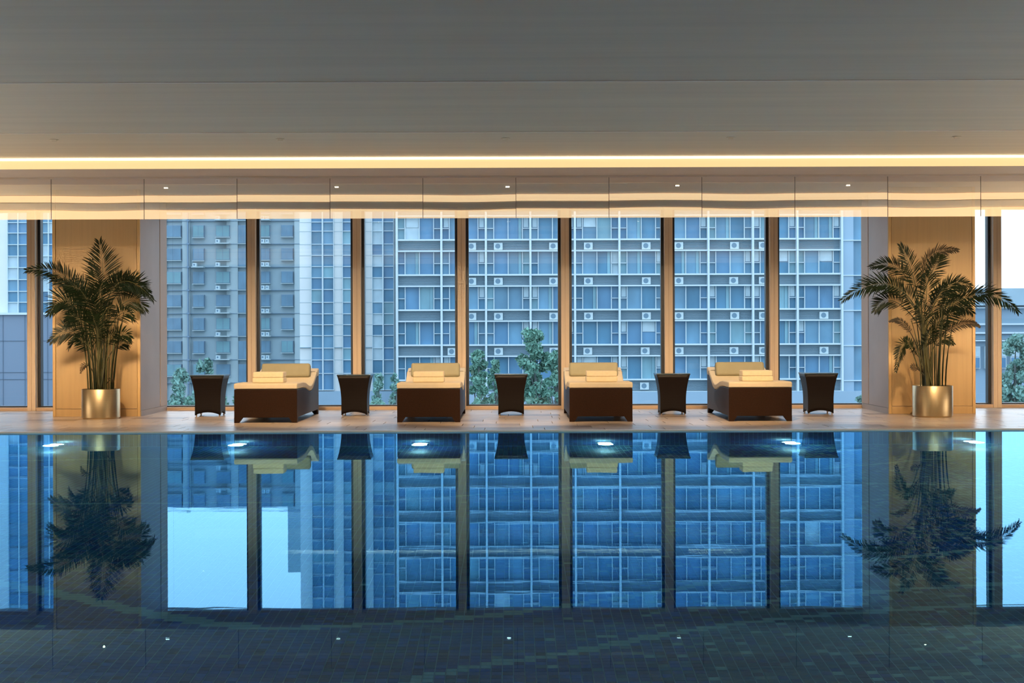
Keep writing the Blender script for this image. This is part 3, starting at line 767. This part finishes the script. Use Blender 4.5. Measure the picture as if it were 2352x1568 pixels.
# -- grey residential block
D = 200.0; S = 2.3
B = thing('residential_block', 'grey older residential block with small square windows and a drainpipe, left of the glass tower', 'building', (0, D, GZ))
b = MB(); bx(b, D, 290, 690, 404, 1000, 0.6, 22, '_'); b.build('wall', 'block_wall', B)
b = MB(); bx(b, D, 652, 690, 250, 1000, 3.0, 30, '_'); b.build('stair_tower', 'block_wall_light', B)
for c0, c1 in ((418, 436), (520, 546), (676, 690), (290, 382)):
    b = MB(); bx(b, D, c0, c1, 404, 1000, 0.3, 0.6, '_'); b.build('wall_pier', 'block_wall_light', B)
b = MB()
for k in range(-3, 8):
    y = 560-S+53.2*k; bx(b, D, 290, 690, y-0.5, y+0.5, 0.22, 0.6, '_')
o = b.build('floor_line', 'block_dark', B); o['kind'] = 'stuff'
b = MB(); bx(b, D, 430.5, 433.5, 404, 1000, -0.1, 0.2, '_')
for k in range(-3, 8): bx(b, D, 428, 436, 556+53.2*k, 559+53.2*k, -0.15, 0.2, '_')
b.build('drainpipe', 'block_dark', B)
for k in range(-2, 7):
    for ci, (c0, c1, h) in enumerate(((383, 416, 27), (443, 469, 28), (496, 528, 27), (547, 569, 42), (599, 620, 27), (646, 673, 27))):
        y = 517-S+53.2*k
        b = MB(); bx(b, D, c0, c1, y, y+h, 0.1, 0.6, 'block_dark'); bx(b, D, c0-1, c1+1, y+h, y+h+1.6, -0.2, 0.6, 'block_wall_light')
        f = b.build('window', None, B)
        b = MB(); g = rr.choice(['block_glass', 'block_glass', 'block_glass_teal']) if ci != 3 else 'block_glass'
        bx(b, D, c0+1, c1-1, y+1, y+h-1, 0.02, 0.09, g); bx(b, D, (c0+c1)/2-0.4, (c0+c1)/2+0.4, y+1, y+h-1, 0.0, 0.02, 'block_dark'); b.build('pane', None, f)
        if ci in (2, 4) or (ci == 1 and k == 1):
            b = MB(); bx(b, D, c0, c1+2, y+h+14, y+h+16.5, -1.0, 0.6, 'block_wall_light'); bx(b, D, c0+2, c0+11, y+h+6, y+h+14, -0.7, 0.0, 'ac_white'); bx(b, D, c0+4, c0+8, y+h+8, y+h+12, -0.72, -0.7, 'ac_fan')
            if ci == 4: bx(b, D, c0+13, c0+20, y+h+6, y+h+14, -0.7, 0.0, 'ac_white'); bx(b, D, c0+15, c0+18, y+h+8, y+h+12, -0.72, -0.7, 'ac_fan')
            b.build('air_conditioner_ledge', None, B)
# -- glass fronted building seen past the left column
D = 110.0; S = 3.8
G = thing('office_building', 'office building with white framed blue panes above a plain grey wall, past the left column', 'building', (0, D, GZ))
b = MB(); bx(b, D, -420, 150, -420, 717, 0.4, 14, '_'); b.build('wall', 'pier_white', G)
b = MB(); bx(b, D, -420, 190, 717, 1100, -0.3, 14, '_'); b.build('street_wall', 'street_wall', G)
b = MB()
for y in (778, 850, 866): bx(b, D, -420, 190, y, y+1.2, -0.34, -0.28, '_')
for x in (-60, 10, 60, 112): bx(b, D, x, x+0.8, 720, 1100, -0.34, -0.28, '_')
o = b.build('wall_joint', 'street_joint', G); o['kind'] = 'stuff'
b = MB(); bx(b, D, -420, 190, 714, 719, -0.5, 0.4, '_'); b.build('ledge', 'frame_white', G)
rows2 = [480, 507, 531, 557.5, 584, 610.5, 638, 665, 690, 715]
for cc in ((17, 41.5, 65), (95, 111.5, 128), (-62, -40, -16)):
    b = MB()
    for q in cc: bx(b, D, q-0.9, q+0.9, -420, 715, 0.0, 0.4, '_')
    f = b.build('window_strip', 'frame_white', G)
    for q in range(len(rows2)-1):
        for x0, x1 in zip(cc, cc[1:]):
            m = 'far_curtain' if rr.random() < 0.22 else rr.choice(PANES[:3])
            pb_ = MB(); bx(pb_, D, x0+0.9, x1-0.9, rows2[q]+0.8, rows2[q+1]-0.8, 0.2, 0.4, m); pb_.build('pane', None, f)
    b = MB(); y = 480
    for y in rows2: bx(b, D, cc[0], cc[2], y-0.8, y+0.8, 0.05, 0.4, 'frame_white')
    y = 480
    while y > -400:
        bx(b, D, cc[0], cc[2], y-26, y-1, 0.2, 0.4, rr.choice(PANES)); y -= 26.5
    o = b.build('upper_glazing', None, G); o['kind'] = 'stuff'
# -- low building to the right under the open sky
D = 150.0; S = -3.8
E = thing('low_building', 'low banded grey blue building under open sky, past the right column', 'building', (0, D, GZ))
b = MB(); bx(b, D, 2160, 2800, 666, 1100, 0.6, 20, '_'); b.build('wall', 'podium_blue', E)
for y0, y1, m, d in ((666, 705, 'spandrel_blue', -0.5), (709, 711.5, 'frame_white', -0.2), (735, 746, 'louvre_blue', 0.4), (746, 750, 'frame_white', -0.2), (766, 770, 'frame_white', -0.2), (773, 783, 'louvre_blue', 0.4), (784, 787, 'frame_white', -0.4)):
    b = MB(); bx(b, D, 2158, 2800, y0, y1, d, 0.6, '_'); b.build('parapet' if y0 == 666 else 'facade_band', m, E)
for c in (2170, 2200, 2232, 2262, 2292, 2322, 2352):
    b = MB(); bx(b, D, c, c+20, 799, 850, 0.1, 0.6, 'frame_white'); f = b.build('window', None, E)
    b = MB(); bx(b, D, c+2, c+18, 801, 822, 0.0, 0.1, 'far_curtain'); bx(b, D, c+2, c+18, 825, 848, 0.0, 0.1, 'far_glass_0'); b.build('pane', None, f)
# -- trees
def tree(cx, D, hw, top, label, leafm, seed, N=2600, cat='tree', name='tree', zb=GZ, leaf=0.16):
    rnd = random.Random(seed); x0 = X(cx, D); zt = Z(top, D); H = zt-zb; w = hw*D/F
    t = thing(name, label, cat, (x0, D, zb))
    b = MB(); b.tube([(0, 0, 0), (0.1, 0, H*0.3), (0, 0, H*0.6), (0.05, 0, H*0.9)], [0.22, 0.17, 0.11, 0.03], 8)
    for _ in range(7):
        a = rnd.uniform(0, 6.28); z = H*rnd.uniform(0.35, 0.7)
        b.tube([(0, 0, z), (w*0.4*cos(a), w*0.4*sin(a), z+H*0.1), (w*0.75*cos(a), w*0.75*sin(a), z+H*0.2)], [0.07, 0.04, 0.015], 5)
    b.build('trunk', 'tree_bark', t)
    b = MB(); vs, fs = [], []
    cl_ = []
    for _ in range(70):
        v = rnd.uniform(0.22, 0.97); q = w*min(1.0, 1.25*sqrt(max(0.02, 1-((v-0.38)/0.62)**2)))*0.82
        a = rnd.uniform(0, 6.28); cl_.append((q*cos(a)*rnd.random()**.4, q*sin(a)*rnd.random()**.4, H*v, w*rnd.uniform(0.2, 0.42)))
    for _ in range(int(N*1.7)):
        c = rnd.choice(cl_); d = Vector((rnd.gauss(0, 1), rnd.gauss(0, 1), rnd.gauss(0, 1))).normalized()*c[3]*rnd.random()**0.45
        p = Vector(c[:3])+d; p.z = min(p.z, H)
        a = Vector((rnd.gauss(0, 1), rnd.gauss(0, 1), rnd.gauss(0, 1))).normalized(); bb = a.cross(Vector((rnd.gauss(0, 1), rnd.gauss(0, 1), rnd.gauss(0, 1)))).normalized()
        s = leaf*rnd.uniform(0.6, 1.3); k = len(vs)
        vs += [p-a*s, p+bb*s*0.5, p+a*s, p-bb*s*0.5]; fs.append((k, k+1, k+2, k+3))
    b.add(vs, fs); b.build('foliage', leafm, t)
tree(1228, 95, 44, 753, 'tall leafy green tree outside, behind the middle side table', 'tree_leaf', 1, 5200)
tree(1276, 92, 26, 800, 'shorter green tree outside, at the right side of the tallest tree', 'tree_leaf', 2, 2600)
tree(1098, 88, 25, 788, 'slim green tree outside, between second lounger and middle side table', 'tree_leaf', 3, 3000)
tree(1135, 90, 18, 822, 'small bush-like tree outside, in the gap left of the tallest tree', 'tree_leaf', 4, 1600)
tree(868, 85, 18, 852, 'small young tree outside, above the second side table', 'tree_leaf_pale', 5, 1000)
tree(908, 86, 14, 850, 'small young tree outside, beside the second lounger from left', 'tree_leaf_pale', 6, 800)
tree(472, 96, 30, 815, 'pale leafy tree outside, above the leftmost side table', 'tree_leaf_pale', 7, 1500)
tree(414, 92, 28, 840, 'pale leafy tree outside, next to the left column', 'tree_leaf_pale', 8, 1500)
tree(2330, 90, 42, 772, 'large green tree outside, at the right edge of the picture', 'tree_leaf_pale', 9, 3600)
tree(1975, 90, 14, 905, 'low shrub top outside, beside the right column', 'tree_leaf_pale', 10, 500)
# planted terrace below the windows
struct(box('terrace', -22, -8, 58, 66, GZ, -3.2, 'podium_blue'))
for i, (px, top) in enumerate(((398, 916), (435, 908), (470, 903), (508, 904), (548, 900))):
    tree(px, 60, 16, top, ['low hedge bush outside beside the left column', 'low hedge bush outside, second from the left column', 'low hedge bush outside, behind the leftmost side table',
                          'low hedge bush outside, right of the leftmost side table', 'low hedge bush outside, behind the leftmost lounger'][i], 'tree_leaf', 30+i, 900, 'bush', 'hedge_bush', -3.2, 0.09)
struct(box('terrace_right', -6.5, -4.3, 58, 62, GZ, -3.2, 'podium_blue'))
tree(866, 60, 26, 920, 'dark low shrub outside, just behind the second side table', 'tree_leaf', 41, 700, 'bush', 'hedge_bush', -3.2, 0.09)
